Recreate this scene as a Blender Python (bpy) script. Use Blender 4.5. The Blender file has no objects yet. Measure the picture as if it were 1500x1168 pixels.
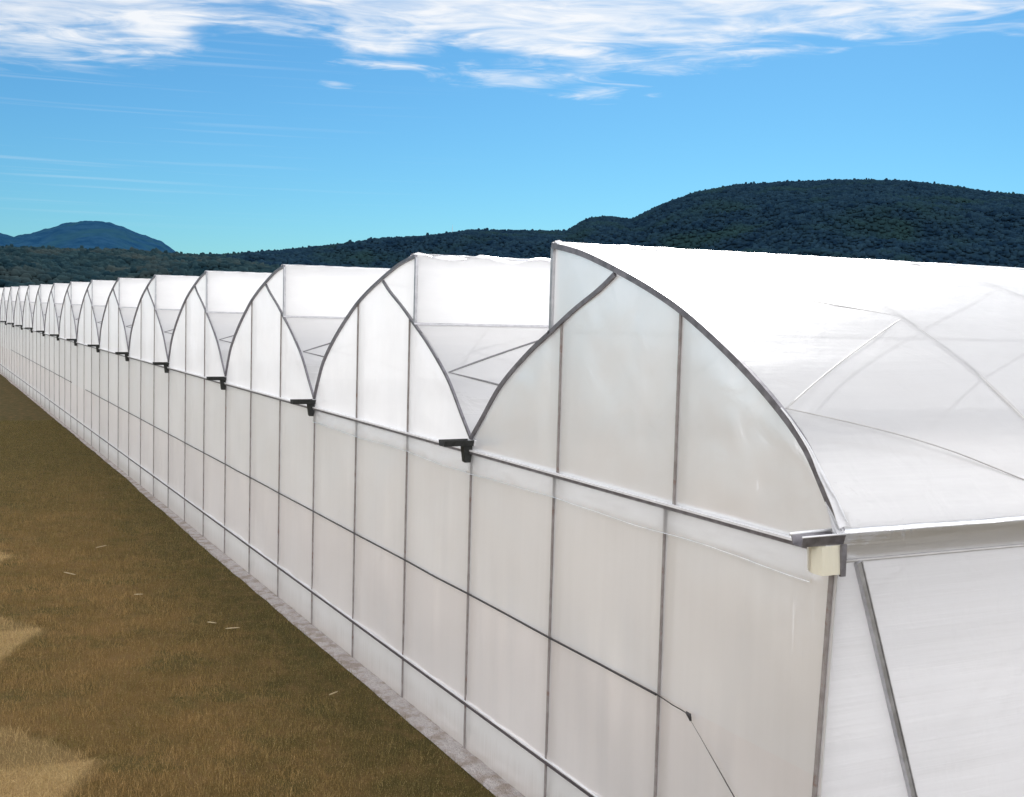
import bpy, math, random
import numpy as np
from mathutils import Vector, Matrix, noise

random.seed(7)
rng = np.random.default_rng(11)
C = bpy.context.scene.collection
SC = bpy.context.scene

# ------------------------------------------------------------------ node helpers
class NT:
    def __init__(self, tree):
        self.t = tree; self.n = tree.nodes; self.l = tree.links
        self.n.clear()
    def new(self, typ, **kw):
        nd = self.n.new(typ)
        for k, v in kw.items():
            setattr(nd, k, v)
        return nd
    def put(self, nd, key, val):
        s = nd.inputs[key]
        if isinstance(val, bpy.types.NodeSocket): self.l.new(val, s)
        else: s.default_value = val
    def math(self, op, a, b=None, clamp=False):
        nd = self.new('ShaderNodeMath', operation=op); nd.use_clamp = clamp
        self.put(nd, 0, a)
        if b is not None: self.put(nd, 1, b)
        return nd.outputs[0]
    def noise(self, vec, scale, detail=3, rough=0.5, dist=0.0):
        nd = self.new('ShaderNodeTexNoise')
        if vec is not None: self.put(nd, 'Vector', vec)
        self.put(nd, 'Scale', scale); self.put(nd, 'Detail', detail); self.put(nd, 'Roughness', rough); self.put(nd, 'Distortion', dist)
        return nd.outputs['Fac']
    def maprange(self, v, a, b, c=0.0, d=1.0, smooth=False):
        nd = self.new('ShaderNodeMapRange')
        if smooth: nd.interpolation_type = 'SMOOTHSTEP'
        self.put(nd, 'Value', v); self.put(nd, 'From Min', a); self.put(nd, 'From Max', b); self.put(nd, 'To Min', c); self.put(nd, 'To Max', d)
        return nd.outputs['Result']
    def mix(self, f, a, b, mode='MIX'):
        nd = self.new('ShaderNodeMix', data_type='RGBA', blend_type=mode)
        self.put(nd, 0, f)
        self.put(nd, 6, a if isinstance(a, bpy.types.NodeSocket) else (*a, 1))
        self.put(nd, 7, b if isinstance(b, bpy.types.NodeSocket) else (*b, 1))
        return nd.outputs[2]
    def scaled(self, vec, s):
        nd = self.new('ShaderNodeMapping'); self.put(nd, 'Vector', vec); nd.inputs['Scale'].default_value = s
        return nd.outputs[0]
    def pos(self):
        return self.new('ShaderNodeNewGeometry').outputs['Position']
    def ramp(self, fac, stops):
        nd = self.new('ShaderNodeValToRGB'); self.put(nd, 'Fac', fac)
        cr = nd.color_ramp
        while len(cr.elements) < len(stops): cr.elements.new(0.5)
        for e, (p, c) in zip(cr.elements, stops):
            e.position = p; e.color = (*c, 1) if len(c) == 3 else c
        return nd.outputs['Color']

def new_mat(name):
    m = bpy.data.materials.new(name); m.use_nodes = True
    return m, NT(m.node_tree)

def film_mat(name, col, trans=0.5, clear=0.06, stretch=(1, 1, 1), bump=0.25, gloss=0.06, tint_low=None, shade_grad=None):
    m, t = new_mat(name)
    P = t.pos()
    big = t.noise(P, 0.45, 3, 0.5, 0.3)
    st = t.noise(t.scaled(P, stretch), 1.0, 4, 0.55, 0.2)
    fine = t.noise(t.scaled(P, tuple(s * 4 for s in stretch)), 1.0, 3, 0.6)
    v = t.math('MULTIPLY', t.maprange(big, .3, .7, .955, 1.02), t.maprange(st, .3, .75, 1.015, .965))
    v = t.math('MULTIPLY', v, t.maprange(fine, .3, .7, .985, 1.01))
    base = t.mix(t.maprange(t.noise(P, .8, 2), .4, .65), col, tuple(min(1, a * b) for a, b in zip(col, (1.0, .997, .992))))
    if tint_low:
        z = t.new('ShaderNodeSeparateXYZ'); t.put(z, 0, P)
        base = t.mix(t.maprange(t.math('ADD', z.outputs[2], t.math('MULTIPLY', big, 1.2)), .2, 4.6), tint_low, base)
        fx = t.math('FLOOR', t.math('MULTIPLY', z.outputs[0], .375)); band = t.math('GREATER_THAN', z.outputs[2], 2.5)
        wn = t.new('ShaderNodeTexWhiteNoise', noise_dimensions='2D'); cb = t.new('ShaderNodeCombineXYZ'); t.put(cb, 0, fx); t.put(cb, 1, band); t.put(wn, 'Vector', cb.outputs[0])
        v = t.math('MULTIPLY', v, t.maprange(wn.outputs[0], 0, 1, 0.925, 1.0))
        mid = t.math('MULTIPLY', t.math('LESS_THAN', z.outputs[2], 2.5), t.math('GREATER_THAN', z.outputs[2], .78))
        base = t.mix(mid, base, t.mix(1.0, base, (.985, .952, .945), 'MULTIPLY'))
        dirt = t.maprange(t.math('ADD', z.outputs[2], t.math('MULTIPLY', fine, -.5)), -.25, .25, .72, 0.0)
        base = t.mix(dirt, base, (.42, .36, .30))
    if shade_grad:  # grey shade painted into the film colour over a height range
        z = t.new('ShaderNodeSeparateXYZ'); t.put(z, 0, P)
        v = t.math('MULTIPLY', v, t.maprange(t.math('ADD', z.outputs[2], t.math('MULTIPLY', t.math('SUBTRACT', big, .5), .9)), shade_grad[0], shade_grad[1], shade_grad[2], 1.0, True))
    sc = t.new('ShaderNodeVectorMath', operation='SCALE'); t.put(sc, 0, base); t.put(sc, 3, v)
    col_o = sc.outputs[0]
    b = t.new('ShaderNodeBump'); b.inputs['Strength'].default_value = bump; b.inputs['Distance'].default_value = 0.03
    t.put(b, 'Height', t.math('ADD', st, t.math('MULTIPLY', t.noise(P, 2.2, 3, .5, .6), .7)))
    d = t.new('ShaderNodeBsdfDiffuse'); t.put(d, 'Color', col_o); t.put(d, 'Normal', b.outputs[0])
    tr = t.new('ShaderNodeBsdfTranslucent'); t.put(tr, 'Color', col_o); t.put(tr, 'Normal', b.outputs[0])
    mx = t.new('ShaderNodeMixShader'); t.put(mx, 0, trans); t.l.new(d.outputs[0], mx.inputs[1]); t.l.new(tr.outputs[0], mx.inputs[2])
    tp = t.new('ShaderNodeBsdfTransparent'); t.put(tp, 'Color', (.97, .97, .97, 1))
    m2 = t.new('ShaderNodeMixShader'); t.put(m2, 0, clear); t.l.new(mx.outputs[0], m2.inputs[1]); t.l.new(tp.outputs[0], m2.inputs[2])
    g = t.new('ShaderNodeBsdfGlossy'); t.put(g, 'Roughness', .32); t.put(g, 'Normal', b.outputs[0]); t.put(g, 'Color', (1, 1, 1, 1))
    lw = t.new('ShaderNodeFresnel'); t.put(lw, 'IOR', 1.35); t.put(lw, 'Normal', b.outputs[0])
    m3 = t.new('ShaderNodeMixShader'); t.put(m3, 0, t.math('MULTIPLY', lw.outputs[0], gloss * 10, True))
    t.l.new(m2.outputs[0], m3.inputs[1]); t.l.new(g.outputs[0], m3.inputs[2])
    o = t.new('ShaderNodeOutputMaterial'); t.l.new(m3.outputs[0], o.inputs[0])
    return m

def solid_mat(name, c1, c2, rough=.5, metal=0.0, scale=6, bump=.1, rust=None):
    m, t = new_mat(name)
    P = t.pos()
    n = t.noise(P, scale, 5, .6)
    col = t.mix(t.maprange(n, .35, .65), c1, c2)
    if rust:
        col = t.mix(t.maprange(t.noise(P, scale * .7, 4, .7), .58, .66, 0, .7), col, rust)
    p = t.new('ShaderNodeBsdfPrincipled'); t.put(p, 'Base Color', col); t.put(p, 'Metallic', metal)
    t.put(p, 'Roughness', t.maprange(n, .3, .7, rough - .08, rough + .1))
    b = t.new('ShaderNodeBump'); b.inputs['Strength'].default_value = bump; b.inputs['Distance'].default_value = .01; t.put(b, 'Height', n); t.put(p, 'Normal', b.outputs[0])
    o = t.new('ShaderNodeOutputMaterial'); t.l.new(p.outputs[0], o.inputs[0])
    return m

M = {}
M['wall_film'] = film_mat('milky_wall_film', (.992, .992, .994), .44, .06, (7, 7, .25), .15, .05, tint_low=(.988, .980, .975))
M['gable_film'] = film_mat('milky_gable_film', (.965, .97, .975), .44, .07, (1.2, 1.2, .3), .35, .05, shade_grad=(4.7, 6.8, .94))  # painted shade greys the gable towards the rail
M['roof_film'] = film_mat('milky_roof_film', (.875, .872, .872), .92, .11, (2.5, .22, 2.5), .45, .02, shade_grad=(4.9, 8.0, .82))  # painted shade greys the vaults towards the gutters
M['vent_film'] = film_mat('white_vent_film', (.94, .94, .94), .7, .03, (1, .5, 3), .3, .03)
M['flap_film'] = film_mat('clear_flap_film', (.93, .93, .93), .6, .66, (1, 1, 3), .4, .06)
M['fold_film'] = film_mat('bunched_film', (.95, .95, .97), .45, .02, (6, 6, 6), .8, .14)
M['side_film'] = film_mat('milky_side_film', (.76, .755, .765), .62, .05, (3, .16, 7), .5, .05, shade_grad=(4.7, 3.0, .80))  # painted shade gives the dark band under the eave
M['profile'] = solid_mat('galvanized_profile', (.17, .16, .175), (.26, .25, .27), .42, .6, 9, .1)
M['dark_profile'] = solid_mat('dark_profile', (.07, .06, .065), (.12, .105, .11), .5, .4, 9, .1)
M['post'] = solid_mat('weathered_post', (.25, .225, .215), (.36, .33, .32), .5, .3, 7, .1, (.22, .13, .10))
M['pale'] = solid_mat('zinc_white', (.72, .72, .74), (.82, .82, .83), .4, .2, 8, .1)
M['steel'] = solid_mat('zinc_steel', (.42, .42, .44), (.55, .55, .57), .38, .7, 8, .1)
M['black'] = solid_mat('dark_gutter_metal', (.012, .014, .013), (.028, .03, .028), .55, .1, 20, .2)
M['beige'] = film_mat('beige_sleeve', (.84, .80, .66), .35, .0, (8, 8, 2), .3, .05)
M['beige_solid'] = solid_mat('beige_plastic', (.72, .68, .55), (.80, .76, .64), .5, 0, 12, .2)
M['hoop'] = solid_mat('pale_hoop', (.42, .41, .40), (.5, .49, .48), .5, .2, 5, .05)
M['wire'] = solid_mat('dark_wire', (.02, .018, .02), (.05, .045, .045), .5, .2, 30, .05)
M['cord'] = solid_mat('grey_brace', (.16, .16, .165), (.24, .24, .245), .5, .3, 30, .05)

# ------------------------------------------------------------------ mesh helpers
class MB:
    def __init__(self): self.v = []; self.f = []
    def add(self, vs, fs):
        o = len(self.v); self.v += [tuple(x) for x in vs]; self.f += [tuple(i + o for i in f) for f in fs]
    def box(self, a, b):
        x0, y0, z0 = a; x1, y1, z1 = b
        self.add([(x0,y0,z0),(x1,y0,z0),(x1,y1,z0),(x0,y1,z0),(x0,y0,z1),(x1,y0,z1),(x1,y1,z1),(x0,y1,z1)],
                 [(0,3,2,1),(4,5,6,7),(0,1,5,4),(1,2,6,5),(2,3,7,6),(3,0,4,7)])
    def tube(self, pts, r, n=8, closed_ends=True, rr=None):
        pts = [Vector(p) for p in pts]; rings = []
        up = None
        for i, p in enumerate(pts):
            d = (pts[min(i+1, len(pts)-1)] - pts[max(i-1, 0)]).normalized()
            if up is None:
                up = Vector((0, 1, 0)) if abs(d.y) < .9 else Vector((0, 0, 1))
            a = d.cross(up).normalized(); b = a.cross(d).normalized(); up = b
            R = rr[i] if rr else r
            rings.append([p + a * (R * math.cos(2*math.pi*k/n)) + b * (R * math.sin(2*math.pi*k/n)) for k in range(n)])
        vs = [v for ring in rings for v in ring]; fs = []
        for i in range(len(pts)-1):
            for k in range(n):
                fs.append((i*n+k, i*n+(k+1)%n, (i+1)*n+(k+1)%n, (i+1)*n+k))
        if closed_ends:
            fs.append(tuple(range(n-1, -1, -1))); fs.append(tuple((len(pts)-1)*n + k for k in range(n)))
        self.add(vs, fs)
    def strip(self, pts, w, y0, y1):
        """flat bar following a curve (x, z); w wide in the xz plane, between y0 and y1"""
        n = len(pts); vs = []
        for i, (x, z) in enumerate(pts):
            a = Vector(pts[max(i-1, 0)]); b = Vector(pts[min(i+1, n-1)]); d = (b - a).normalized(); nx, nz = -d.y, d.x
            for s in (-.5, .5):
                for y in (y0, y1): vs.append((x + nx*w*s, y, z + nz*w*s))
        fs = []
        for i in range(n-1):
            o = i*4; q = o+4
            fs += [(o, o+2, q+2, q), (o+1, q+1, q+3, o+3), (o, q, q+1, o+1), (o+2, o+3, q+3, q+2)]
        fs += [(0, 1, 3, 2), ((n-1)*4, (n-1)*4+2, (n-1)*4+3, (n-1)*4+1)]
        self.add(vs, fs)
    def grid(self, nu, nv, fn):
        vs = [fn(i / nu, j / nv) for j in range(nv+1) for i in range(nu+1)]
        fs = [(j*(nu+1)+i, j*(nu+1)+i+1, (j+1)*(nu+1)+i+1, (j+1)*(nu+1)+i) for j in range(nv) for i in range(nu)]
        self.add(vs, fs)
    def mesh(self, name, mat, smooth=False):
        me = bpy.data.meshes.new(name); me.from_pydata(self.v, [], self.f); me.materials.append(mat)
        if smooth: me.shade_smooth()
        me.update(); return me

def link(name, me, parent=None, loc=(0, 0, 0)):
    o = bpy.data.objects.new(name, me); C.objects.link(o); o.location = loc
    if parent: o.parent = parent
    return o
def tag(o, label=None, cat=None, group=None, kind=None):
    if label: o['label'] = label
    if cat: o['category'] = cat
    if group: o['group'] = group
    if kind: o['kind'] = kind
    return o
def arr_mesh(name, V, F, mat, smooth=False):
    me = bpy.data.meshes.new(name); n = F.shape[1]
    me.vertices.add(len(V)); me.vertices.foreach_set('co', V.astype(np.float32).ravel())
    me.loops.add(F.size); me.loops.foreach_set('vertex_index', F.astype(np.int32).ravel())
    me.polygons.add(len(F)); me.polygons.foreach_set('loop_start', (np.arange(len(F)) * n).astype(np.int32))
    me.update(calc_edges=True); me.materials.append(mat)
    me.polygons.foreach_set('use_smooth', np.full(len(F), smooth)); me.update()
    return me

def catmull(P, n):
    P = [Vector(p) for p in P]; P = [P[0]*2 - P[1]] + P + [P[-1]*2 - P[-2]]
    out = []
    for i in range(1, len(P)-2):
        a, b, c, d = P[i-1:i+3]
        for k in range(n):
            t = k / n
            out.append(.5*((2*b) + (c-a)*t + (2*a-5*b+4*c-d)*t*t + (3*b-a-3*c+d)*t**3))
    out.append(P[-2]); return [tuple(p) for p in out]

# ------------------------------------------------------------------ dimensions
W = 8.0; NB = 16; DEPTH = 38.4; SP = 3.2; ZR = 4.70; ZG = 4.92
MAIN = catmull([(0, 4.93), (.22, 5.27), (.62, 5.76), (1.4, 6.31), (2.42, 6.86), (3.15, 7.16), (3.95, 7.42), (4.7, 7.63), (5.2, 7.73), (5.602, 7.79)], 5)
SMALL = catmull([(0, 4.93), (.36, 5.26), (.95, 5.80), (1.75, 6.30), (2.40, 6.63), (3.0, 6.93), (3.6, 7.19), (4.05, 7.43)], 5)
PEAK = 5.602; VB = 6.62
def interp(curve, u):
    for (a, za), (b, zb) in zip(curve, curve[1:]):
        if a <= u <= b: return za + (zb-za)*(u-a)/max(1e-6, b-a)
    return curve[-1][1]
def top(u):
    if u <= PEAK: return interp(MAIN, u)
    return interp(SMALL, 8 - u)
VIS = [(8-u, z) for u, z in SMALL if u <= 2.401]      # outer film part of the small arc, from the vent gutter up

def wob(x, y, z, s, a):
    return noise.noise(Vector((x*s, y*s, z*s))) * a

root = tag(bpy.data.objects.new('greenhouse', None), 'long multi-bay greenhouse covered in milky white plastic film, with a saw-tooth arched roof', 'greenhouse')
C.objects.link(root)

# bay: u -> local x with origin at the closed gutter, sgn = +1 (closed gutter on the left) or -1 (mirrored, nearest bay)
def build_bay(sgn, wid, org, seed):
    X = lambda u: sgn * u * wid / 8
    def depth_noise(x, z, k=1.0): return wob(org + x, seed, z, 1.3, .02*k) + wob(org + x + 9, seed, z, 4.1, .007*k)
    D = {}
    # gable film: columns from the rail to the arch line, pillowed between the posts
    m = MB(); us = [8*i/96 for i in range(97)]
    us = sorted(set(us + [PEAK, PEAK+.002])); nv = 22; vs = []
    for j in range(nv+1):
        for u in us:
            t = j/nv; z = ZR + (top(u) - ZR)*t; x = X(u)
            post = abs(math.sin(math.pi * u / (8/3)))
            edge = min(1, (t*(1-t))*6) * post * min(1, abs(u-PEAK)/.25)
            y = -.004 - .035*edge*(.6+.4*math.sin(u*2.1+seed)) + depth_noise(x, z)*edge
            vs.append((x, y, z))
    n = len(us); fs = [(j*n+i, j*n+i+1, (j+1)*n+i+1, (j+1)*n+i) for j in range(nv) for i in range(n-1)]
    m.add(vs, fs); D['gable_cover'] = (m.mesh('gable_cover', M['gable_film'], True), [])
    # gable posts: inside box + outside clip strip, at one and two thirds
    for u in (8/3, 16/3):
        p = MB(); zt = interp(MAIN, u) if u < 5 else interp(SMALL, 8-u)
        x = X(u); p.box((x-.036, .012, ZR), (x+.036, .12, zt-.02)); p.box((x-.017, -.026, ZR+.03), (x+.017, .011, zt-.02))
        D['gable_cover'][1].append(('gable_post', p.mesh('gable_post', M['post'])))
    # roof film
    m = MB(); ny = 48
    def roof(curve, m, lift):
        cu = [(X(u), z) for u, z in curve]; n = len(cu)
        vs = []
        for j in range(ny+1):
            y = -.03 + (DEPTH+.06)*j/ny if j > 12 else -.03 + 9.6*j/12
            if j > 12: y = 9.57 + (DEPTH-9.54)*(j-12)/(ny-12)
            for i, (x, z) in enumerate(cu):
                a = cu[max(i-1, 0)]; b = cu[min(i+1, n-1)]; dx, dz = b[0]-a[0], b[1]-a[1]; L = math.hypot(dx, dz); nx, nz = -dz/L, dx/L
                if nz < 0: nx, nz = -nx, -nz
                s = math.sin(math.pi*((y % SP)/SP)); e = min(1, i/4, (n-1-i)/4)
                k = lift + e*(-.025*s + wob(org+x, y*.35, z, 1.1, .03))
                vs.append((x+nx*k, y, z+nz*k))
        fs = [(j*n+i, j*n+i+1, (j+1)*n+i+1, (j+1)*n+i) for j in range(ny) for i in range(n-1)]
        m.add(vs, fs)
    roof(MAIN, m, .012); roof(VIS, m, .012)
    D['roof_cover'] = (m.mesh('roof_cover', M['roof_film'], True), [])
    sub = D['roof_cover'][1]
    # vent curtain below the ridge
    m = MB(); xp = X(PEAK)
    m.grid(60, 10, lambda a, b: (xp + sgn*math.sin(math.pi*b)*(.04 + wob(a*38, b*2, seed, 1.2, .04)), -.01 + a*DEPTH, VB + (7.805-VB)*b))
    sub.append(('vent_curtain', m.mesh('vent_curtain', M['vent_film'], True)))
    m = MB(); m.tube([(X(PEAK)+sgn*.03, -.05, VB), (X(PEAK)+sgn*.03, DEPTH, VB)], .03, 8); sub.append(('vent_rail', m.mesh('vent_rail', M['steel'], True)))
    m = MB(); m.box((xp-.03, -.045, VB+.03), (xp+.03, .0, 7.76)); sub.append(('vent_edge_profile', m.mesh('vent_edge_profile', M['steel'])))
    # front arch profiles (outside locking bars) and hoops
    m = MB(); m.strip([(X(u), z-.01) for u, z in MAIN], .078 if sgn < 0 else .052, -.055, -.008)
    sub.append(('arch_profile', m.mesh('arch_profile', M['profile'])))
    m = MB(); m.strip([(X(8-u), z-.01) for u, z in SMALL if u < 4.0], .058 if sgn < 0 else .044, -.050, -.012)
    sub.append(('arch_profile', m.mesh('arch_profile', M['profile'])))
    return D, X

def hoop_mesh(X, y):
    m = MB()
    m.tube([(X(u), y, z-.012) for u, z in MAIN], .028, 8); m.tube([(X(8-u), y, z-.035) for u, z in SMALL], .03, 6)
    return m.mesh('hoop', M['hoop'], True)
def brace_mesh(X, pts, lift):
    m = MB(); m.tube([(X(u), y, z+lift) for u, y, z in pts], .017 if lift < .005 else .007, 6); return m.mesh('brace', M['cord'] if lift < .005 else M['hoop'], True)
def surf_pts(side, u0, y0, u1, y1, lift, n=14):
    out = []
    for k in range(n+1):
        t = k/n; u = u0+(u1-u0)*t; y = y0+(y1-y0)*t
        z = interp(MAIN, u) if side == 'm' else interp(SMALL, 8-u)
        out.append((u, y, z))
    return out

def furnish(roof_obj, X, lift, n_h, seed, cache):
    if 'h' not in cache:
        cache['h'] = [hoop_mesh(X, SP*k) for k in range(1, n_h+1)]
        q = []
        for s in range(3 if lift < .005 else 1):
            y0, y1 = s*SP+.03, (s+1)*SP
            for side, pts in (('m', [(3.75, 0), (2.55, 1), (.9, 0), (.06, 1)]), ('s', [(5.65, 1), (6.95, 0), (7.9, 1)])):
                for (ua, a), (ub, b) in zip(pts, pts[1:]):
                    q.append(brace_mesh(X, surf_pts(side, ua, y1 if a else y0, ub, y1 if b else y0, 0), lift))
        cache['b'] = q
        m = MB(); seedv = seed
        def fl(a, b):
            y = -.06 + a*DEPTH
            return (X(PEAK - .02 - .16*b) + wob(y*2, b, seedv, 1.5, .03), y, interp(MAIN, PEAK-.02-.16*b) + .03 + .02*math.sin(math.pi*b) + wob(y*3, b*2, seedv+4, 1.7, .012))
        m.grid(240, 4, fl); cache['r'] = m.mesh('ridge_flap', M['fold_film'], True)
    for me in cache['h']: link('hoop', me, roof_obj)
    for me in cache['b']: link('brace', me, roof_obj)
    link('ridge_flap', cache['r'], roof_obj)

# nearest bay (mirrored), then the fifteen others
D0, X0 = build_bay(-1, 8.25, .25, 3.3)
c0 = {}; c1 = {}
D1, X1 = build_bay(1, 8.0, -16, 8.1)
for k in range(NB):
    D, X = (D0, X0) if k == 0 else (D1, X1)
    loc = (.25, 0, 0) if k == 0 else (-8.0*(k+1), 0, 0)
    for nm in ('gable_cover', 'roof_cover'):
        me, subs = D[nm]
        o = link(nm, me, root, loc)
        for sn, sm in subs: link(sn, sm, o)
        if nm == 'roof_cover':
            if k == 0:
                o['label'] = 'nearest roof vault, sloping down to the right'
                furnish(o, X, .016, 11, 3, c0)
            else: furnish(o, X, .0, 4, 5, c1)

# ragged torn strip along the ridge of the second bay and loose film at the corner of the first
def ragged(x, y0, y1, z, seed, name='torn_film'):
    m = MB()
    def f(a, b):
        y = y0+(y1-y0)*a; w = .05+.05*abs(noise.noise(Vector((y*2.2, seed, 0))))*2
        return (x + .03*math.sin(y*9+seed) + b*w, y, z + .05*noise.noise(Vector((y*3.1, seed, b))) + .05*b - .12*b*b*abs(math.sin(y*2.7)))
    m.grid(220, 4, f); return m.mesh(name, M['fold_film'], True)
link('torn_film', ragged(-10.40, -.08, 14, 7.80, 2.0), root)
link('torn_film', ragged(-5.45, -.06, 1.6, 7.80, 6.0), root)
# bunched film down the foot of the nearest arch
m = MB()
foot = [(.25 - u*8.25/8, z) for u, z in MAIN if u < .95]
foot = catmull(foot, 6)
def foot_at(t):
    i = min(len(foot)-2, int(t*(len(foot)-1))); k = t*(len(foot)-1)-i
    return foot[i][0]+(foot[i+1][0]-foot[i][0])*k, foot[i][1]+(foot[i+1][1]-foot[i][1])*k
def fold(a, b):
    x, z = foot_at(a); w = .015 + .13*(1-a)**1.2
    r = .028*(1-a) + .010
    ph = b*9 + a*2.5
    return (x + .03 + w*(b-.35), -.062 + r*math.sin(ph) + .012*noise.noise(Vector((a*5, b*4, 1))), z + .03 + w*(b-.35)*.55 + .012*noise.noise(Vector((a*6, b*3, 7))))
m.grid(70, 22, fold)
link('bunched_film', m.mesh('bunched_film', M['fold_film'], True), root)

# ------------------------------------------------------------------ front wall
XG = lambda k: .25 if k == 0 else -8.0*k
def wall_cover(x0, x1, seed):
    m = MB()
    def f(a, b):
        z = .03 + (ZR-.03)*b; xs = x0 if x0 < .05 else .025 + .19*z/4.65; x = xs+(x1-xs)*a
        post = abs(math.sin(math.pi*a*3)); e = post*min(1, b*(1-b)*8)
        wr = .012*math.sin(x*11+seed+z*.6)*noise.noise(Vector((x*.7, z*.3, seed)))
        lowfold = .03*math.exp(-((z-.80)/.05)**2)
        y = -.004 + e*(wob(x, seed, z, .9, .035) + wr) - lowfold*.4
        return (x, y, z)
    m.grid(120, 48, f); return m.mesh('wall_cover', M['wall_film'], True)
w0 = wall_cover(.10, -8.0, 1.0)
ws = [wall_cover(0, -8, s) for s in (2.2, 5.7, 9.1)]
for k in range(NB):
    o = link('wall_cover', w0 if k == 0 else ws[k % 3], root, (0, 0, 0) if k == 0 else (-8*k, 0, 0))
pm = MB(); pm.box((-.038, .014, 0), (.038, .13, ZR)); pm.box((-.015, -.028, 0), (.015, .011, ZR-.03)); post_me = pm.mesh('post', M['post'])
for k in range(1, NB*3+1):
    link('post', post_me, root, (-8/3*k, 0, 0))
cp = MB(); cp.add([(-.085,-.03,0),(-.04,-.03,0),(-.04,.03,0),(-.085,.03,0),(.115,-.03,4.55),(.16,-.03,4.55),(.16,.03,4.55),(.115,.03,4.55)],
                  [(0,3,2,1),(4,5,6,7),(0,1,5,4),(1,2,6,5),(2,3,7,6),(3,0,4,7)])
o = link('corner_post', cp.mesh('corner_post', M['post']), root)

def rail_set(name, z, h, d, mat, x0, x1, y=-.03, sag=0.0):
    m = MB(); n = 16
    for i in range(n):
        pass
    m.box((x1, y-d, z-h/2), (x0, y, z+h/2)); return m.mesh(name, mat)
for k in range(NB):
    xa = .02 if k == 0 else -8*k; xb = -8*(k+1)
    r = link('top_rail', rail_set('top_rail', ZR+.004, .04, .04, M['profile'], xa, xb), root)
    link('rail_cap', rail_set('rail_cap', ZR+.038, .026, .055, M['pale'], xa, xb, -.026), r)
    link('low_rail', rail_set('low_rail', .755, .032, .02, M['dark_profile'], xa, xb, -.034), root)
# folded film line just above the low rail
lf = MB(); lf.grid(160, 3, lambda a, b: (0-8*a, -.036 - .012*math.sin(math.pi*b) + wob(a*20, b, 1, 1, .008), .778 + .03*b + .008*noise.noise(Vector((a*16, 0, 3)))))
lfm = lf.mesh('film_fold', M['wall_film'], True)
for k in range(NB): link('film_fold', lfm, root, (-8*k, 0, 0))
# clear flap hanging under the top rail
def flap(x0, x1, seed):
    m = MB()
    def f(a, b):
        x = x0+(x1-x0)*a; hem = .27 + .05*noise.noise(Vector((x*.6, seed, 0)))
        return (x, -.035 - .035*b + wob(x, b, seed, 2.5, .022)*b, ZR-.025-hem*b)
    m.grid(90, 6, f)
    m2 = [(x, y-.008, z) for x, y, z in [f(i/90, 1) for i in range(91)]]
    return m, m2
fa, hem = flap(-.1, -8, 1.5)
fo = link('hanging_flap', fa.mesh('hanging_flap', M['flap_film'], True), root)
hm = MB(); hm.tube(hem, .004, 5); link('hem', hm.mesh('hem', M['fold_film']), fo)
fb, hem = flap(0, -8, 7.5)
fbm = fb.mesh('hanging_flap', M['flap_film'], True); hm = MB(); hm.tube(hem, .004, 5); hmm = hm.mesh('hem', M['fold_film'])
for k in range(1, 2):
    fo = link('hanging_flap', fbm, root, (-8*k, 0, 0)); link('hem', hmm, fo)

# middle wires with a gap between the two lengths
def wire(x0, x1, z0, z1, y=-.05, r=.012):
    n = max(4, int(abs(x1-x0)/1.3)); m = MB()
    m.tube([(x0+(x1-x0)*i/n, y, z0+(z1-z0)*i/n + .012*noise.noise(Vector((i*.7, 2, 5)))) for i in range(n+1)], r, 6)
    return m.mesh('roller_wire', M['wire'], True)
link('roller_wire', wire(-2.67, -52.5, 2.50, 2.56, r=.016), root)
link('roller_wire', wire(-58, -99, 2.56, 2.62, r=.016), root)
link('roller_wire', wire(-2.0, -2.67, 2.47, 2.50, r=.007), root)
kn = MB(); kn.tube([(-2.03, -.08, 2.50), (-2.0, -.055, 2.47), (-1.97, -.05, 2.41)], .02, 8, rr=[.012, .026, .012]); kn = link('wire_clip', kn.mesh('wire_clip', M['wire'], True), root)
hc = MB(); hc.tube([(-2.0, -.055, 2.44), (-1.75, -.058, 2.28), (-1.45, -.06, 2.08), (-1.1, -.06, 1.84), (-.75, -.06, 1.58), (-.2, -.06, 1.1)], .0065, 6, rr=[.002,.003,.0055,.0065,.0065,.0065])
link('hanging_cord', hc.mesh('hanging_cord', M['wire'], True), root)

# ------------------------------------------------------------------ gutters
def gutter_mesh(xo=.13):
    m = MB(); t = .008
    prof = [(-.13, 0), (-.09, -.085), (xo-.04, -.085), (xo, 0)]
    for y0, y1 in ((-.03, DEPTH+.2),):
        vs = []
        for y in (y0, y1):
            for x, z in prof: vs.append((x, y, z))
            for x, z in prof: vs.append((x*.92, y, z+.012))
        fs = [(i, i+1, i+9, i+8) for i in range(3)] + [(i+4, i+12, i+13, i+5) for i in range(3)]
        fs += [(0, 4, 5, 1), (1, 5, 6, 2), (2, 6, 7, 3), (0, 8, 12, 4), (3, 7, 15, 11)]
        m.add(vs, fs)
    return m
def spout_mesh(xo=.13):
    m = MB(); vs = []
    prof = [(-.13, .012), (-.10, -.078), (xo-.03, -.078), (xo, .012)]
    inn = [(-.118, .012), (-.09, -.068), (xo-.04, -.068), (xo-.012, .012)]
    for y, s in ((-.52, .9), (-.03, 1.0)):
        for x, z in prof: vs.append((x*s, y, z))
        for x, z in inn: vs.append((x*s, y, z))
    fs = [(i, i+8, i+9, i+1) for i in range(3)] + [(i+4, i+5, i+13, i+12) for i in range(3)]
    fs += [(0, 1, 5, 4), (1, 2, 6, 5), (2, 3, 7, 6), (0, 4, 12, 8), (3, 11, 15, 7)]
    m.add(vs, fs); return m
g_me = gutter_mesh().mesh('gutter', M['pale'])
s_me = spout_mesh().mesh('gutter_spout', M['black'])
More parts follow.
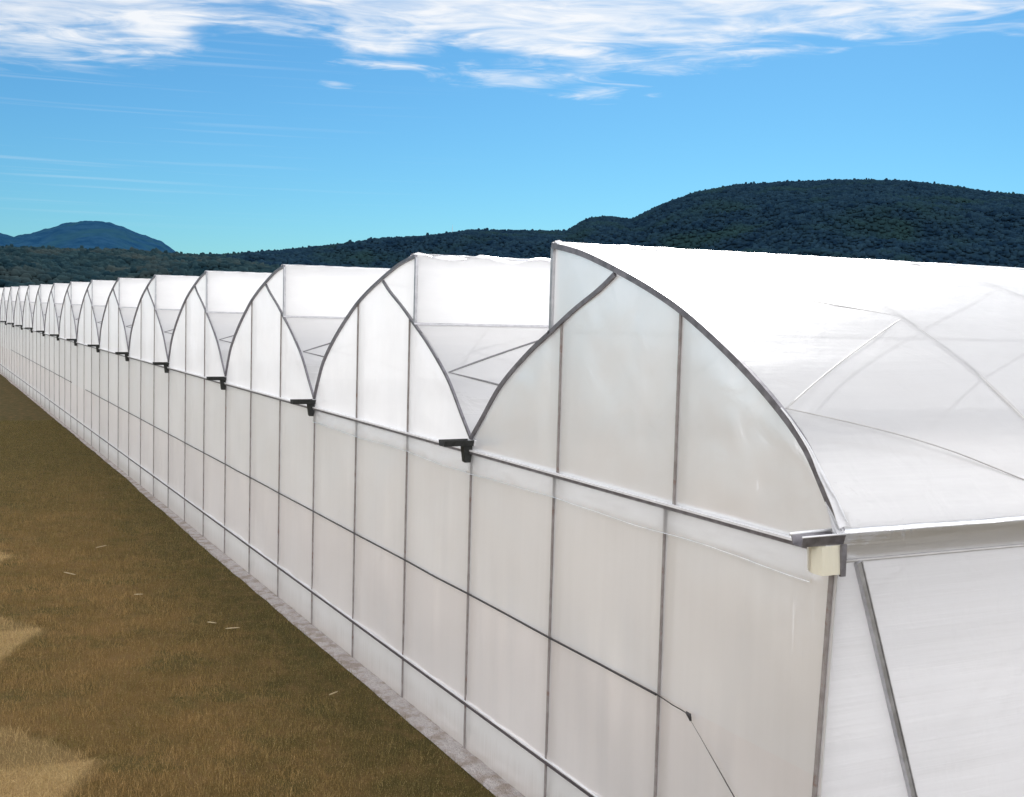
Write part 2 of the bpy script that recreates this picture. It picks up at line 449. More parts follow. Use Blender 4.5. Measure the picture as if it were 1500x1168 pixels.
bx = MB(); bx.add([(-.08,-.17,-.08),(.05,-.17,-.08),(.07,-.032,-.08),(-.09,-.032,-.08),(-.065,-.14,-.33),(.035,-.14,-.34),(.045,-.032,-.34),(-.075,-.032,-.33)],
                  [(0,1,2,3),(4,7,6,5),(0,4,5,1),(1,5,6,2),(2,6,7,3),(3,7,4,0)])
b_me = bx.mesh('outlet_box', M['black'])
for k in range(1, NB+1):
    g = link('gutter', g_me, root, (-8*k, 0, ZG-.03))
    sp = link('gutter_spout', s_me, g)
    link('outlet_box', b_me, g)
    wm = None
# nearest gutter: pale edge, lit spout rim, beige outlet box
g = link('gutter', gutter_mesh(.02).mesh('gutter', M['pale']), root, (.25, 0, ZG-.03))
g['label'] = 'nearest gutter along the outer side wall, with a beige outlet box'
sp = link('gutter_spout', spout_mesh(.07).mesh('gutter_spout', M['profile']), g)
rm = MB(); rm.tube([(-.122, -.53, .02), (-.132, -.03, .028)], .016, 8); rm.tube([(.055, -.53, .018), (.07, -.03, .026)], .010, 8)
link('spout_rim', rm.mesh('spout_rim', M['pale'], True), g)
ob = MB()
ob.grid(8, 6, lambda a, b: (-.15 + .21*a + .02*b, -.30 - .045*math.sin(math.pi*a), -.08 - .27*b*(1-.12*(1-a))))
ob.grid(6, 6, lambda a, b: (-.15 + .02*b, -.30 + .22*a, -.08 - .2376*b))
ob.grid(6, 6, lambda a, b: (.06 + .02*b, -.30 + .22*a, -.08 - .27*b))
ob.grid(6, 6, lambda a, b: (-.13 + .21*a, -.30 + .22*b, -.34 - .01*a))
link('outlet_box', ob.mesh('outlet_box', M['beige'], True), g)
sm = MB(); sm.box((.066, -.09, -.37), (.092, -.03, -.07)); link('outlet_strap', sm.mesh('outlet_strap', M['profile']), g)
# crumpled film where the arch meets the gutter
cr = MB()
def crf(a, b):
    th = a*2*math.pi; r = .055*(1-b*.8)*(1+.35*math.sin(th*4+b*2))
    return (.25 - .20*b + r*math.cos(th), -.05 + r*math.sin(th)*.7, 4.915 + .26*b)
cr.grid(60, 14, crf); link('crumpled_film', cr.mesh('crumpled_film', M['fold_film'], True), root)

# ------------------------------------------------------------------ outer side wall
SX = lambda z: .02 + .19*z/4.65
m = MB()
def sf(a, b):
    y = -.012 + DEPTH*a; z = .03 + 4.62*b; e = min(1, b*(1-b)*7)*min(1, a*60)
    fold = .02*noise.noise(Vector((y*.35, z*2.6, 1))) + .012*noise.noise(Vector((y*.6, z*6, 4)))
    return (SX(z) + e*(wob(y*.6, 3, z, .8, .05) + fold), y, z)
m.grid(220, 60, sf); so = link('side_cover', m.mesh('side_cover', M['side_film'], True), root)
fm = MB()
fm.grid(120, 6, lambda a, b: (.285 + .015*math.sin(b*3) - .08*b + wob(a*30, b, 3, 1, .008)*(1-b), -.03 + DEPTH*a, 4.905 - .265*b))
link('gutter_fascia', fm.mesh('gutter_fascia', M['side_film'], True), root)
hb = MB(); hb.tube([(.222, -.02, 4.63), (.222, DEPTH, 4.63)], .013, 8); link('fascia_rail', hb.mesh('fascia_rail', M['hoop'], True), root)
el = MB(); el.grid(200, 4, lambda a, b: (.225 + .075*b + .01*noise.noise(Vector((a*60, b, 2))), -.03 + DEPTH*a, 4.915 + .035*math.sin(math.pi*b) + .014*noise.noise(Vector((a*90, 3, b)))))
link('gutter_edge_film', el.mesh('gutter_edge_film', M['fold_film'], True), root)
# diagonal film-locking bar down the side wall
dm = MB()
P0 = Vector((SX(4.6)+.035, .20, 4.62)); P1 = Vector((SX(0)+.035, 2.0, 0.0))
dvec = (P1-P0).normalized(); side = dvec.cross(Vector((1, 0, 0))).normalized()
for off, w, dx in ((0, .040, .026), (.029, .014, .036), (-.028, .012, .034)):
    a = P0 + side*off; b = P1 + side*off; s = side*w/2; h = Vector((dx, 0, 0)); q = Vector((.02, 0, 0))
    vs = [a-s-q, a+s-q, a+s+h, a-s+h, b-s-q, b+s-q, b+s+h, b-s+h]
    dm.add(vs, [(0,1,2,3),(4,7,6,5),(0,4,5,1),(1,5,6,2),(2,6,7,3),(3,7,4,0)])
link('diagonal_lock_bar', dm.mesh('diagonal_lock_bar', M['steel']), root)
# far and rear closures
m = MB(); m.grid(60, 10, lambda a, b: (.2 - 128.2*a, DEPTH+.1, 0.02 + (ZR+.2)*b)); link('rear_cover', m.mesh('rear_cover', M['wall_film'], True), root)
m = MB(); vs = []
for k in range(NB):
    X = X0 if k == 0 else X1; ox = .25 if k == 0 else -8*(k+1)
    us = [8*i/24 for i in range(25)]
    m.add([(ox+X(u), DEPTH+.05, ZR+.15) for u in us] + [(ox+X(u), DEPTH+.05, top(u)) for u in us], [(i, i+1, i+26, i+25) for i in range(24)])
link('rear_gable_cover', m.mesh('rear_gable_cover', M['gable_film']), root)
m = MB(); m.grid(20, 6, lambda a, b: (-128.05, DEPTH*a, .02 + (ZR+.2)*b)); link('far_side_cover', m.mesh('far_side_cover', M['wall_film'], True), root)

# ------------------------------------------------------------------ ground
def ground_mat():
    m, t = new_mat('dry_grass_ground'); P = t.pos()
    a = t.noise(P, .33, 4, .6, .5); b = t.noise(P, 2.3, 5, .65); c = t.noise(P, 30, 3, .6)
    col = t.mix(t.maprange(a, .36, .62), (.10, .066, .020), (.155, .094, .033))
    col = t.mix(t.maprange(t.noise(P, .8, 3, .5), .5, .66), col, (.085, .066, .021))
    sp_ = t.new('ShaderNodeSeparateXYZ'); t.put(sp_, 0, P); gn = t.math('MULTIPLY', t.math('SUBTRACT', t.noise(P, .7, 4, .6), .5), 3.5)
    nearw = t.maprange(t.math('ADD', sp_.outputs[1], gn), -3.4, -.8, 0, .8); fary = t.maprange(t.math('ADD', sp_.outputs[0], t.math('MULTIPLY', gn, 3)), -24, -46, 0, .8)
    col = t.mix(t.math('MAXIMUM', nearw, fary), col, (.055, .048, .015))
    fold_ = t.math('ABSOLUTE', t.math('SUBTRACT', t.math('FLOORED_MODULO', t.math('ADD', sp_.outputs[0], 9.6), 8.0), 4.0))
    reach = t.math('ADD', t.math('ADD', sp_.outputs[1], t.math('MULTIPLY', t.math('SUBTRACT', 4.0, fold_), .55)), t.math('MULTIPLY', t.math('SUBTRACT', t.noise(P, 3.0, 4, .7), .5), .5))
    col = t.mix(t.math('MULTIPLY', t.maprange(reach, -5.1, -5.35, 0, .55), t.maprange(sp_.outputs[1], -9.5, -8)), col, (.27, .19, .085))  # pale straw tint paints in the sunlit tips between the roof shadows
    col = t.mix(t.maprange(b, .45, .7, 0, .7), col, (.17, .105, .045))
    col = t.mix(t.maprange(c, .5, .75, 0, .5), col, (.05, .035, .015))
    ds = t.new('ShaderNodeVectorMath', operation='LENGTH'); t.put(ds, 0, P)
    col = t.mix(t.maprange(ds.outputs['Value'], 140, 420), col, (.022, .034, .016))
    p = t.new('ShaderNodeBsdfPrincipled'); t.put(p, 'Base Color', col); t.put(p, 'Roughness', .95); p.inputs['Specular IOR Level'].default_value = .1
    bm = t.new('ShaderNodeBump'); bm.inputs['Strength'].default_value = .8; bm.inputs['Distance'].default_value = .05; t.put(bm, 'Height', t.math('ADD', c, b)); t.put(p, 'Normal', bm.outputs[0])
    o = t.new('ShaderNodeOutputMaterial'); t.l.new(p.outputs[0], o.inputs[0]); return m
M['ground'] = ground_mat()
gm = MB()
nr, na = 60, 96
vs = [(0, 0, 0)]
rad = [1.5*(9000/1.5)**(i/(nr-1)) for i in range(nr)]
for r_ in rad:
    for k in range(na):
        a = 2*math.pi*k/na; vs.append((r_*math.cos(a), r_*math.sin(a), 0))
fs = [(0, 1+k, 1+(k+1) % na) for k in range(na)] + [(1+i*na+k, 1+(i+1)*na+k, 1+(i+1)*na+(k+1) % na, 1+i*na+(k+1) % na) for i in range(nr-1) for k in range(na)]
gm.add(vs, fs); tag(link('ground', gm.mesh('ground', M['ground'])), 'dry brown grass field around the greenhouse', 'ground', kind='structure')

# gravel strip along the foot of the wall
def grass_edge(x): return -.36 - .10*noise.noise(Vector((x*.13, 4, 0))) - .035*noise.noise(Vector((x*.9, 1, 0))) + (.0 if x > -22 else min(.17, (-22-x)*.01))
m, t = new_mat('gravel_strip'); P = t.pos()
vo = t.new('ShaderNodeTexVoronoi'); t.put(vo, 'Vector', P); vo.inputs['Scale'].default_value = 38
hs = t.new('ShaderNodeSeparateColor'); t.l.new(vo.outputs['Color'], hs.inputs[0])
col = t.mix(hs.outputs[0], (.34, .31, .295), (.46, .42, .40)); col = t.mix(t.maprange(t.noise(P, 3, 4, .6), .45, .6, 0, .7), col, (.22, .17, .13))
p = t.new('ShaderNodeBsdfPrincipled'); t.put(p, 'Base Color', col); t.put(p, 'Roughness', .9)
bp_ = t.new('ShaderNodeBump'); bp_.inputs['Strength'].default_value = 1; bp_.inputs['Distance'].default_value = .02; t.put(bp_, 'Height', t.math('SUBTRACT', 1.0, vo.outputs['Distance'])); t.put(p, 'Normal', bp_.outputs[0])
o_ = t.new('ShaderNodeOutputMaterial'); t.l.new(p.outputs[0], o_.inputs[0]); M['gravel'] = m
m = MB()
m.grid(520, 6, lambda a, b: (1.5-132*a, .12 + (grass_edge(1.5-132*a)-.12)*b, .012 + (.03*(1-b) + .02*noise.noise(Vector(((1.5-132*a)*4, b*3, 0))) if 0 < b < 1 else 0)))
tag(link('gravel_strip', m.mesh('gravel_strip', M['gravel'])), 'narrow grey gravel strip along the foot of the greenhouse wall', 'gravel strip', kind='structure')
m = MB(); m.box((-128, .15, .004), (0, DEPTH, .02)); M['bounce_floor'] = solid_mat('white_bounce_floor', (.90, .90, .90), (.93, .93, .93), .8, 0, 3, .05)  # unseen floor, made white to bounce light up inside the film
tag(link('unseen_bounce_floor', m.mesh('floor', M['bounce_floor'])), 'unseen greenhouse floor, made white to bounce light onto the film', 'floor', kind='structure')

# grass blades
def grass(n, xr, dens_pow, hmin, hmax, wd):
    x = xr[0] + (xr[1]-xr[0])*rng.random(n)**dens_pow
    y = -(.3 + rng.random(n)*8.2)
    ge = np.array([grass_edge(v) for v in x]); ok = y < ge - .01
    x, y = x[ok], y[ok]; n = len(x)
    h = hmin + (hmax-hmin)*rng.random(n)**2
    clump = np.array([noise.noise(Vector((a*.9, b*.9, 0))) for a, b in zip(x, y)])
    h *= 1 + .6*clump
    ang = rng.random(n)*2*np.pi; lean = rng.normal(0, .6, n)*h
    la = rng.random(n)*2*np.pi
    w = wd*(.6+.8*rng.random(n))*np.clip(1 + (-x-15)/45, 1, 2.5)
    dx, dy = np.cos(ang)*w, np.sin(ang)*w
    z0 = np.zeros(n)
    tx, ty = x+np.cos(la)*lean, y+np.sin(la)*lean
    mx_, my_ = x+np.cos(la)*lean*.35, y+np.sin(la)*lean*.35
    V = np.stack([np.stack([x-dx, y-dy, z0], 1), np.stack([x+dx, y+dy, z0], 1), np.stack([mx_+dx*.7, my_+dy*.7, h*.6], 1), np.stack([mx_-dx*.7, my_-dy*.7, h*.6], 1), np.stack([tx, ty, h], 1)], 1).reshape(-1, 3)
    b = np.arange(n)[:, None]*5
    F = np.concatenate([b+[0, 1, 2], b+[0, 2, 3], b+[3, 2, 4]])
    return V, F
m, t = new_mat('grass_blades'); P = t.pos()
vor = t.noise(P, 90, 2, .5); big = t.noise(P, .45, 4, .6, .5); mid = t.noise(P, 1.7, 3, .6)
col = t.mix(t.maprange(big, .4, .6), (.195, .130, .040), (.31, .195, .070))
col = t.mix(t.maprange(mid, .5, .64, 0, .85), col, (.165, .128, .040))
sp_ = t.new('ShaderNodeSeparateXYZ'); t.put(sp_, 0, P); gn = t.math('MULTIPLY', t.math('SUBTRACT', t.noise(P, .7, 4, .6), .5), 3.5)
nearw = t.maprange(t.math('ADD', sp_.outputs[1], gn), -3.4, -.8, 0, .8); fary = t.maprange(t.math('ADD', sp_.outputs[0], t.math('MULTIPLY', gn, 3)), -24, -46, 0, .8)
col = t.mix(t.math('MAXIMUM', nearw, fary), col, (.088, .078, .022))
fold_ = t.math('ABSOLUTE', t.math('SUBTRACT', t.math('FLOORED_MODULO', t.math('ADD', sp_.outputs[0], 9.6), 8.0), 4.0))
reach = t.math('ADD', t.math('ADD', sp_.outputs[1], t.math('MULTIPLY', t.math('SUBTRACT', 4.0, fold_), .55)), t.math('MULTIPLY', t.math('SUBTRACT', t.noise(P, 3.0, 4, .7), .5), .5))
col = t.mix(t.math('MULTIPLY', t.maprange(reach, -5.1, -5.35, 0, .55), t.maprange(sp_.outputs[1], -9.5, -8)), col, (.50, .37, .18))  # blades get the same painted sunlit tips, in a straw tone
col = t.mix(t.maprange(vor, .55, .75), col, (.62, .46, .25)); col = t.mix(t.maprange(vor, .45, .25), col, (.075, .065, .024))
p = t.new('ShaderNodeBsdfPrincipled'); t.put(p, 'Base Color', col); t.put(p, 'Roughness', .8); p.inputs['Specular IOR Level'].default_value = .15
o_ = t.new('ShaderNodeOutputMaterial'); t.l.new(p.outputs[0], o_.inputs[0]); M['blade'] = m
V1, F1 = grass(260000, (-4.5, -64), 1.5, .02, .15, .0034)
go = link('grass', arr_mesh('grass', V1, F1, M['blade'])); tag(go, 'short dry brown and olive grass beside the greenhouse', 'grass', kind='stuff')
# stray pale straws
M['straw'] = solid_mat('straw', (.38, .30, .17), (.46, .37, .22), .7, 0, 30, .1)
for (x, y, L, a, lab) in ((-22.6, -4.2, .55, .4, 'long pale straw lying highest on the brown grass, nearest the left of the straws'), (-25.8, -3.0, .35, 2.0, 'short pale straw on the far grass'),
                          (-19.8, -3.0, .22, .9, 'tiny pale dry stalk in the middle of the grass'), (-16.1, -1.7, .3, 1.2, 'pale dry stalk near the gravel strip, below the small straw'),
                          (-16.7, -2.0, .28, .5, 'pale dry stalk lying next to its twin near the gravel strip'), (-11.2, -1.1, .2, 1.9, 'small pale stalk nearest to the camera on the grass')):
    m = MB(); pts = [(L*(i/6-.5), .02*(i/6)**2*L, .012+.004*i) for i in range(7)]
    m.tube(pts, .012, 5, rr=[.006, .012, .014, .013, .012, .01, .004])
    o = link('straw', m.mesh('straw', M['straw'], True), None, (x, y, .06)); o.rotation_euler = (0, 0, a)
    tag(o, lab, 'straw', 'pale straws lying on the grass')

# ------------------------------------------------------------------ hills
CX, CY = 8.79, -7.79      # standpoint the ridge heights were surveyed from
def hill_mat(name, c1, c2, c3, s, up=.55):
    m, t = new_mat(name); P = t.pos()
    a = t.noise(P, s, 5, .6); b = t.noise(P, s*.16, 4, .55)
    col = t.mix(t.maprange(a, .38, .62), c1, c2); col = t.mix(t.maprange(b, .52, .68), col, c3)
    p = t.new('ShaderNodeBsdfPrincipled'); t.put(p, 'Base Color', col); t.put(p, 'Roughness', 1); p.inputs['Specular IOR Level'].default_value = 0
    nn = t.new('ShaderNodeNewGeometry').outputs['Normal']; sc = t.new('ShaderNodeVectorMath', operation='SCALE'); t.put(sc, 0, nn); t.put(sc, 3, 1-up)
    ad = t.new('ShaderNodeVectorMath', operation='ADD'); t.put(ad, 0, sc.outputs[0]); t.put(ad, 1, (0, 0, up)); nm = t.new('ShaderNodeVectorMath', operation='NORMALIZE'); t.put(nm, 0, ad.outputs[0]); t.put(p, 'Normal', nm.outputs[0])
    o = t.new('ShaderNodeOutputMaterial'); t.l.new(p.outputs[0], o.inputs[0]); return m
RIGHT = [(-6, .0), (2, .012), (7.9, .026), (11.44, .0385), (13.25, .0402), (15.41, .0443), (17.59, .0495), (19.79, .0547), (22.34, .060), (24.58, .0667), (26.83, .0673), (29.08, .0677), (30.02, .0781), (30.98, .0806), (32.1, .0782), (33.5, .0908), (35.06, .1011), (36.92, .1074), (39.07, .1098), (41.79, .1114), (44.15, .1106), (46.18, .1066), (47.89, .1011), (49.27, .0988), (51.98, .0895), (55.83, .074), (61.6, .063), (72, .05), (85, .03)]
MID = [(-30, .012), (-20, .024), (-10, .031), (-3.99, .0325), (1.01, .0356), (3.69, .0392), (5.35, .040), (7.33, .0399), (9.36, .0408), (11.14, .0394), (13.26, .0381), (15.41, .0318), (17.61, .0265), (21.74, .023), (24.97, .016), (30, .006), (34, 0)]
FAR = [(-30, .01), (-12, .018), (-4, .028), (.49, .0443), (2.61, .0538), (3.69, .0497), (4.24, .0471), (5.07, .0509), (6.19, .0581), (7.04, .0614), (7.9, .0622), (8.77, .0587), (9.65, .0524), (10.39, .0487), (11.08, .0406), (12.35, .0349), (14.18, .0251), (20, .012), (30, 0)]
def ridge(tab, a):
    xs = np.array([q[0] for q in tab]); ys = np.array([q[1] for q in tab]); return np.interp(a, xs, ys)
def hill_height(tab, D, foot, az, r, crown, seed):
    e = (ridge(tab, az-.5)+2*ridge(tab, az)+ridge(tab, az+.5))/4 if False else ridge(tab, az)
    H = e*D + 6.9
    t = np.clip((r-foot)/(D-foot), 0, 1); s = t*t*(3-2*t)*.6 + t*.4
    back = np.clip(1-(r-D)/(D*.5), 0, 1)
    s = np.where(r > D, back**1.5, s)
    return H*s
def fnoise(x, y, s, seed):
    return np.array([noise.fractal(Vector((a*s, b*s, seed)), 1.0, 2.0, 4) for a, b in zip(x, y)])
def hill(name, tab, D, foot, a0, a1, nA, nR, amp, mat, crown_h, label):
    az = np.linspace(a0, a1, nA); rr_ = np.concatenate([np.linspace(foot, D*1.0, nR), D*np.linspace(1.03, 1.5, 8)])
    A, R = np.meshgrid(az, rr_); A = A.ravel(); R = R.ravel()
    x = CX - R*np.cos(np.radians(A)); y = CY + R*np.sin(np.radians(A))
    z = np.maximum(hill_height(tab, D, foot, A, R, crown_h, 1) - crown_h*np.clip((R-foot)/200, 0, 1), -2)
    g = fnoise(x, y, 1/(D*.12), 3.0)
    z = z + g*amp*np.clip((R-foot)/(D-foot)*3, 0, 1)*np.clip((D*.97-R)/(D*.25), 0, 1) - .5
    if crown_h == 4: z = z + fnoise(x, y, 1/45, 5.0)*7
    i = np.arange(nA-1); j = np.arange(len(rr_)-1); I, J = np.meshgrid(i, j); I = I.ravel(); J = J.ravel()
    F = np.stack([J*nA+I, (J+1)*nA+I, (J+1)*nA+I+1, J*nA+I+1], 1)[:, ::-1]
    o = link(name, arr_mesh(name, np.stack([x, y, z], 1), F, mat, True)); tag(o, label, 'hill', kind='structure')
    def H(az_, r_):
        Z = z.reshape(len(rr_), nA); fi = (az_-a0)/(a1-a0)*(nA-1); ii = np.clip(np.floor(fi).astype(int), 0, nA-2); fa_ = fi-ii
        jj = np.clip(np.searchsorted(rr_, r_)-1, 0, len(rr_)-2); fb_ = np.clip((r_-rr_[jj])/(rr_[jj+1]-rr_[jj]), 0, 1)
        return (Z[jj, ii]*(1-fa_)+Z[jj, ii+1]*fa_)*(1-fb_) + (Z[jj+1, ii]*(1-fa_)+Z[jj+1, ii+1]*fa_)*fb_
    return H
M['hill_right'] = hill_mat('forest_hill', (.006, .018, .036), (.015, .036, .056), (.015, .036, .040), .05)  # blue distance haze is painted into the hill colours
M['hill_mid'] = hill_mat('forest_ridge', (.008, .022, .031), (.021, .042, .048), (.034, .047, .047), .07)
M['hill_far'] = hill_mat('blue_hill', (.007, .034, .078), (.014, .050, .098), (.014, .050, .075), .02)  # most haze blue mixed into the base colour here
HR = hill('hill', RIGHT, 2600, 1300, -6, 85, 560, 70, 45, M['hill_right'], 7, 'broad dark forested hill on the right, behind the roof')
HM = hill('hill', MID, 1500, 620, -30, 34, 420, 50, 16, M['hill_mid'], 6, 'low green wooded ridge on the left behind the far bays')
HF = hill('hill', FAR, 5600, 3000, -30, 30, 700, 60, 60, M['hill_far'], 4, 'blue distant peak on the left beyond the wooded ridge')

def icos():
    p = (1+5**.5)/2
    v = np.array([(-1,p,0),(1,p,0),(-1,-p,0),(1,-p,0),(0,-1,p),(0,1,p),(0,-1,-p),(0,1,-p),(p,0,-1),(p,0,1),(-p,0,-1),(-p,0,1)])/math.sqrt(1+p*p)
    f = np.array([(0,11,5),(0,5,1),(0,1,7),(0,7,10),(0,10,11),(1,5,9),(5,11,4),(11,10,2),(10,7,6),(7,1,8),(3,9,4),(3,4,2),(3,2,6),(3,6,8),(3,8,9),(4,9,5),(2,4,11),(6,2,10),(8,6,7),(9,8,1)])
    return v, f
IV, IF = icos()
def forest(name, H, D, foot, a0, a1, n, size, mat, label, ridge_bias=.25):
    az = a0+(a1-a0)*rng.random(n); r = foot + (D-foot)*np.sqrt(rng.random(n))
    k = rng.random(n) < ridge_bias; r[k] = D*(1 - .03*rng.random(k.sum())**1.5 + .004)
    x = CX - r*np.cos(np.radians(az)); y = CY + r*np.sin(np.radians(az)); z = H(az, r)
    s = size*(.45+.95*rng.random(n)**1.5); tall = rng.random(n) < .08; 
    sx = s*(.8+.4*rng.random(n)); sz = s*(.5+.45*rng.random(n)); sz[tall] *= 1.45; sx[tall] *= .7
    V = IV[None]*(1+.32*(rng.random((n, 12, 1))-.5))
    th = rng.random(n)*6.28; c_, s_ = np.cos(th)[:, None], np.sin(th)[:, None]
    X = (V[:, :, 0]*c_ - V[:, :, 1]*s_)*sx[:, None]+x[:, None]; Y = (V[:, :, 0]*s_ + V[:, :, 1]*c_)*sx[:, None]+y[:, None]; Z = V[:, :, 2]*sz[:, None]+(z+sz*.5)[:, None]
    VV = np.stack([X, Y, Z], 2).reshape(-1, 3); F = (IF[None]+np.arange(n)[:, None, None]*12).reshape(-1, 3)
    o = link(name, arr_mesh(name, VV, F, mat, True)); tag(o, label, 'forest', kind='stuff')
forest('forest', HR, 2600, 1350, 8, 62, 90000, 4.1, M['hill_right'], 'dark treetops covering the broad hill on the right', .15)
forest('forest', HM, 1500, 640, -6, 30, 34000, 3.7, M['hill_mid'], 'treetops covering the low wooded ridge on the left', .15)

# bare earth clearing on the low ridge
# radio mast on the skyline
mast = tag(bpy.data.objects.new('radio_mast', None), 'tiny thin radio mast standing on the wooded skyline above the second bay', 'mast'); C.objects.link(mast)
azm = math.radians(23.7); Rm = 2590; mz = float(ridge(RIGHT, 23.7))*2600
mast.location = (CX-Rm*math.cos(azm), CY+Rm*math.sin(azm), mz-6)
for k in range(3):
    a = k*2.094; m = MB(); m.tube([(1.1*math.cos(a), 1.1*math.sin(a), 0), (.25*math.cos(a), .25*math.sin(a), 22)], .22, 5); link('leg', m.mesh('leg', M['steel']), mast)
m = MB()
for i in range(10):
    z = i*2.2; w = 1.1-.85*i/10
    m.tube([(w, 0, z), (-w*.5, w*.87, z+1.1), (-w*.5, -w*.87, z+2.2), (w, 0, z+2.2)], .12, 4)
link('lattice', m.mesh('lattice', M['steel']), mast)
m = MB(); m.tube([(0, 0, 21), (0, 0, 27)], .15, 5); link('antenna', m.mesh('antenna', M['steel']), mast)

# ------------------------------------------------------------------ camera
f_px = 1767.5; pit, rol, yaw = .0722, .0264, -1.1045
fw = Vector((math.sin(yaw)*math.cos(pit), math.cos(yaw)*math.cos(pit), -math.sin(pit)))
r_ = fw.cross(Vector((0, 0, 1))).normalized(); u_ = r_.cross(fw)
r2 = r_*math.cos(rol) + u_*math.sin(rol); u2 = -r_*math.sin(rol) + u_*math.cos(rol)
cd = bpy.data.cameras.new('camera'); cam = bpy.data.objects.new('camera', cd); C.objects.link(cam)
mat = Matrix.Identity(4)
for i in range(3): mat[i][0] = r2[i]; mat[i][1] = u2[i]; mat[i][2] = -fw[i]
mat[0][3], mat[1][3], mat[2][3] = 8.7872, -7.7888, 6.888
cam.matrix_world = mat
cd.sensor_fit = 'HORIZONTAL'; cd.sensor_width = 36; cd.lens = f_px*36/1500; cd.clip_start = .1; cd.clip_end = 20000
SC.camera = cam

# ------------------------------------------------------------------ light
to_sun = Vector((-1.10, .97, 1.0)).normalized()
sd = bpy.data.lights.new('sun', 'SUN'); sd.energy = 4.0; sd.angle = math.radians(.5); sd.color = (1, .985, .965)
so_ = bpy.data.objects.new('sun', sd); C.objects.link(so_); so_.rotation_euler = to_sun.to_track_quat('Z', 'Y').to_euler(); so_.location = (0, 0, 60)
el = math.asin(to_sun.z)
w = bpy.data.worlds.new('World'); SC.world = w; w.use_nodes = True
t = NT(w.node_tree)
sky = t.new('ShaderNodeTexSky'); sky.sky_type = 'NISHITA'; sky.sun_disc = False; sky.sun_elevation = el
sky.sun_rotation = math.atan2(to_sun.x, to_sun.y); sky.altitude = 300; sky.air_density = 1.0; sky.dust_density = .3; sky.ozone_density = 3.0
tc = t.new('ShaderNodeTexCoord').outputs['Generated']
sx = t.new('ShaderNodeSeparateXYZ'); t.put(sx, 0, tc)
X_, Y_, Z_ = sx.outputs
hyp = t.math('SQRT', t.math('ADD', t.math('MULTIPLY', X_, X_), t.math('MULTIPLY', Y_, Y_)))
tanel = t.math('DIVIDE', Z_, t.math('MAXIMUM', hyp, .001))
azd = t.math('MULTIPLY', t.math('ARCTAN2', Y_, t.math('MULTIPLY', X_, -1.0)), 57.29578)
EDGE = [(-20, .17), (-1.46, .1716), (3.72, .176), (6.47, .183), (7.89, .190), (10.79, .190), (12.57, .2145), (15.29, .2197), (18.0, .2188), (19.03, .196), (21.54, .201), (23.11, .2066), (25.35, .201), (27.91, .1916), (29.51, .191), (31.07, .2018), (32.65, .2037), (37.31, .2088), (40.32, .2184), (43.29, .2157), (45.31, .2153), (47.53, .2236), (50.24, .2241), (56.5, .222), (80, .21)]
fc = t.new('ShaderNodeFloatCurve'); t.put(fc, 'Value', t.maprange(azd, -20, 80))
cv = fc.mapping.curves[0]
while len(cv.points) < len(EDGE): cv.points.new(.5, .5)
for pnt, (a, e) in zip(cv.points, EDGE): pnt.location = ((a+20)/100, (e-.15)/.1); pnt.handle_type = 'VECTOR'
fc.mapping.update()
edge = t.math('ADD', t.math('MULTIPLY', fc.outputs[0], .1), .15)
comb = t.new('ShaderNodeCombineXYZ'); t.put(comb, 0, t.math('MULTIPLY', azd, .016)); t.put(comb, 1, t.math('MULTIPLY', tanel, 3.2))
wp = t.new('ShaderNodeMapping'); t.put(wp, 'Vector', comb.outputs[0]); wp.inputs['Rotation'].default_value = (0, 0, .12); wp.inputs['Scale'].default_value = (5, 9, 1)
n1 = t.noise(wp.outputs[0], 1.3, 6, .56, 1.3)
wp2 = t.new('ShaderNodeMapping'); t.put(wp2, 'Vector', comb.outputs[0]); wp2.inputs['Rotation'].default_value = (0, 0, -.18); wp2.inputs['Scale'].default_value = (9, 17, 1)
n2 = t.noise(wp2.outputs[0], 1.6, 5, .58, 1.4)
away0 = t.maprange(t.math('ABSOLUTE', t.math('SUBTRACT', t.math('MODULO', t.math('ADD', azd, 360.0-28.0+180.0), 360.0), 180.0)), 48, 90, 0, .15, True)  # brings the added unseen cloud down to the horizon behind the camera
above = t.math('SUBTRACT', tanel, t.math('SUBTRACT', edge, away0))
wisp = t.math('ADD', t.math('MULTIPLY', t.math('SUBTRACT', n1, .5), .06), t.math('MULTIPLY', t.math('SUBTRACT', n2, .5), .05))
dens = t.maprange(t.math('ADD', above, wisp), -.008, .030, 0, 1, True)
thin = t.maprange(t.math('ADD', t.math('MULTIPLY', n1, .5), t.math('MULTIPLY', n2, .5)), .38, .60, .42, 1)
dens = t.math('MULTIPLY', dens, thin, True)
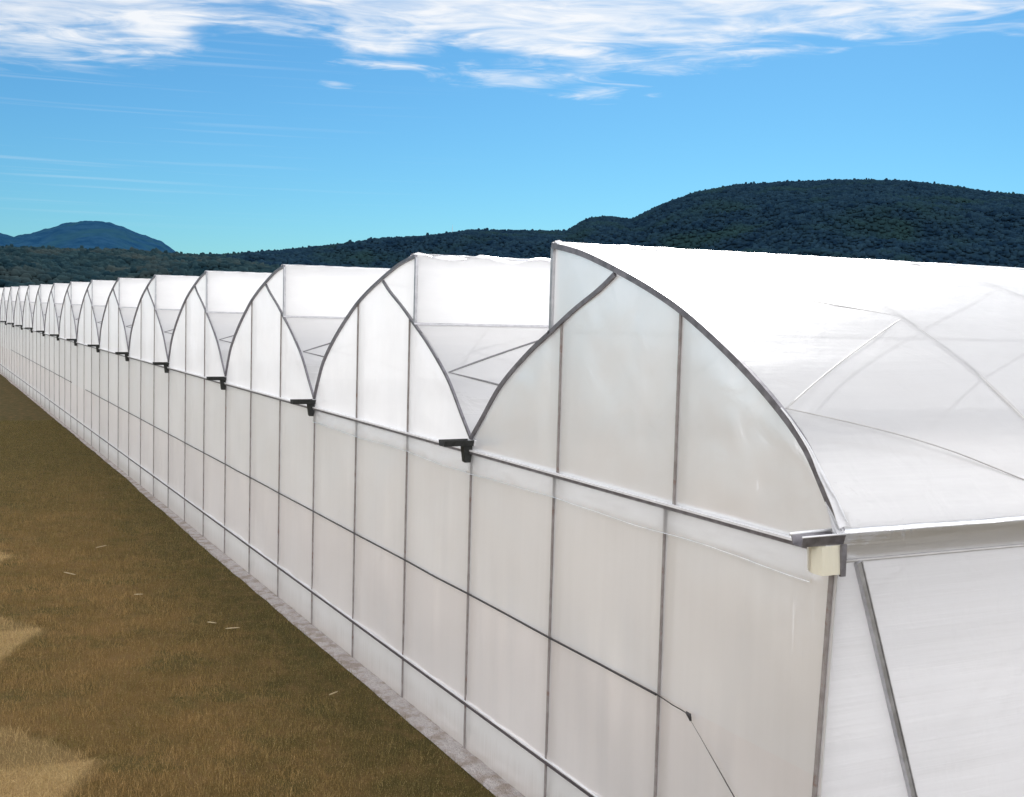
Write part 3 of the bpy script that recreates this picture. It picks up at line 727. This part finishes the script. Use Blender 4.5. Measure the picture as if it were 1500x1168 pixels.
# thin cloud over the upper part stays finite: it fades out high overhead
dens = t.math('MULTIPLY', dens, t.maprange(tanel, .9, 2.5, 1, .75))
def blob(az0, e0, ra, re, k):
    dx = t.math('DIVIDE', t.math('SUBTRACT', azd, az0), ra); dy = t.math('DIVIDE', t.math('SUBTRACT', tanel, e0), re)
    d = t.math('SQRT', t.math('ADD', t.math('MULTIPLY', dx, dx), t.math('MULTIPLY', dy, dy)))
    d = t.math('ADD', d, t.math('MULTIPLY', t.math('SUBTRACT', n2, .5), 4.6))
    return t.maprange(d, 1.3, -.5, 0, k, True)
for b_ in ((30.3, .1800, 1.7, .0065, .75), (18.1, .1786, .7, .0028, .4), (20.5, .196, 2.6, .003, .8), (33, .200, 2.0, .006, .5), (27.0, .19, 3.4, .008, .6)):
    dens = t.math('MAXIMUM', dens, blob(*b_))
# faint low streaks near the horizon on the left
st = t.new('ShaderNodeMapping'); t.put(st, 'Vector', comb.outputs[0]); st.inputs['Scale'].default_value = (3, 60, 1)
streak = t.math('MULTIPLY', t.maprange(t.noise(st.outputs[0], 1.2, 3, .5), .56, .78, 0, .22), t.maprange(azd, 26, 6))
dens = t.math('MAXIMUM', dens, t.math('MULTIPLY', streak, t.maprange(tanel, .05, .1)))
SKYMUL = (.345, .715, .92)
tint = t.mix(1.0, sky.outputs[0], SKYMUL, 'MULTIPLY')
away = t.maprange(t.math('ABSOLUTE', t.math('SUBTRACT', t.math('MODULO', t.math('ADD', azd, 360.0-28.0+180.0), 360.0), 180.0)), 48, 100, 0, 1, True)
dens = t.math('MULTIPLY', dens, t.maprange(away, 0, 1, .86, 1.0))
cl = t.mix(dens, tint, t.mix(away, (10.4, 10.3, 10.2), (27.5, 27.0, 27.2)))  # much brighter unseen cloud added behind the camera to light the front wall
bg = t.new('ShaderNodeBackground'); t.put(bg, 'Color', cl); t.put(bg, 'Strength', .1)
o_ = t.new('ShaderNodeOutputWorld'); t.l.new(bg.outputs[0], o_.inputs[0])

SC.view_settings.view_transform = 'Standard'; SC.view_settings.look = 'None'; SC.view_settings.exposure = 0; SC.view_settings.gamma = 1
SC.cycles.use_denoising = True
try: SC.cycles.denoiser = 'OPENIMAGEDENOISE'
except Exception: pass
SC.cycles.max_bounces = 12; SC.cycles.diffuse_bounces = 7; SC.cycles.transmission_bounces = 8; SC.cycles.transparent_max_bounces = 8
SC.cycles.sample_clamp_indirect = 8; SC.cycles.caustics_reflective = False
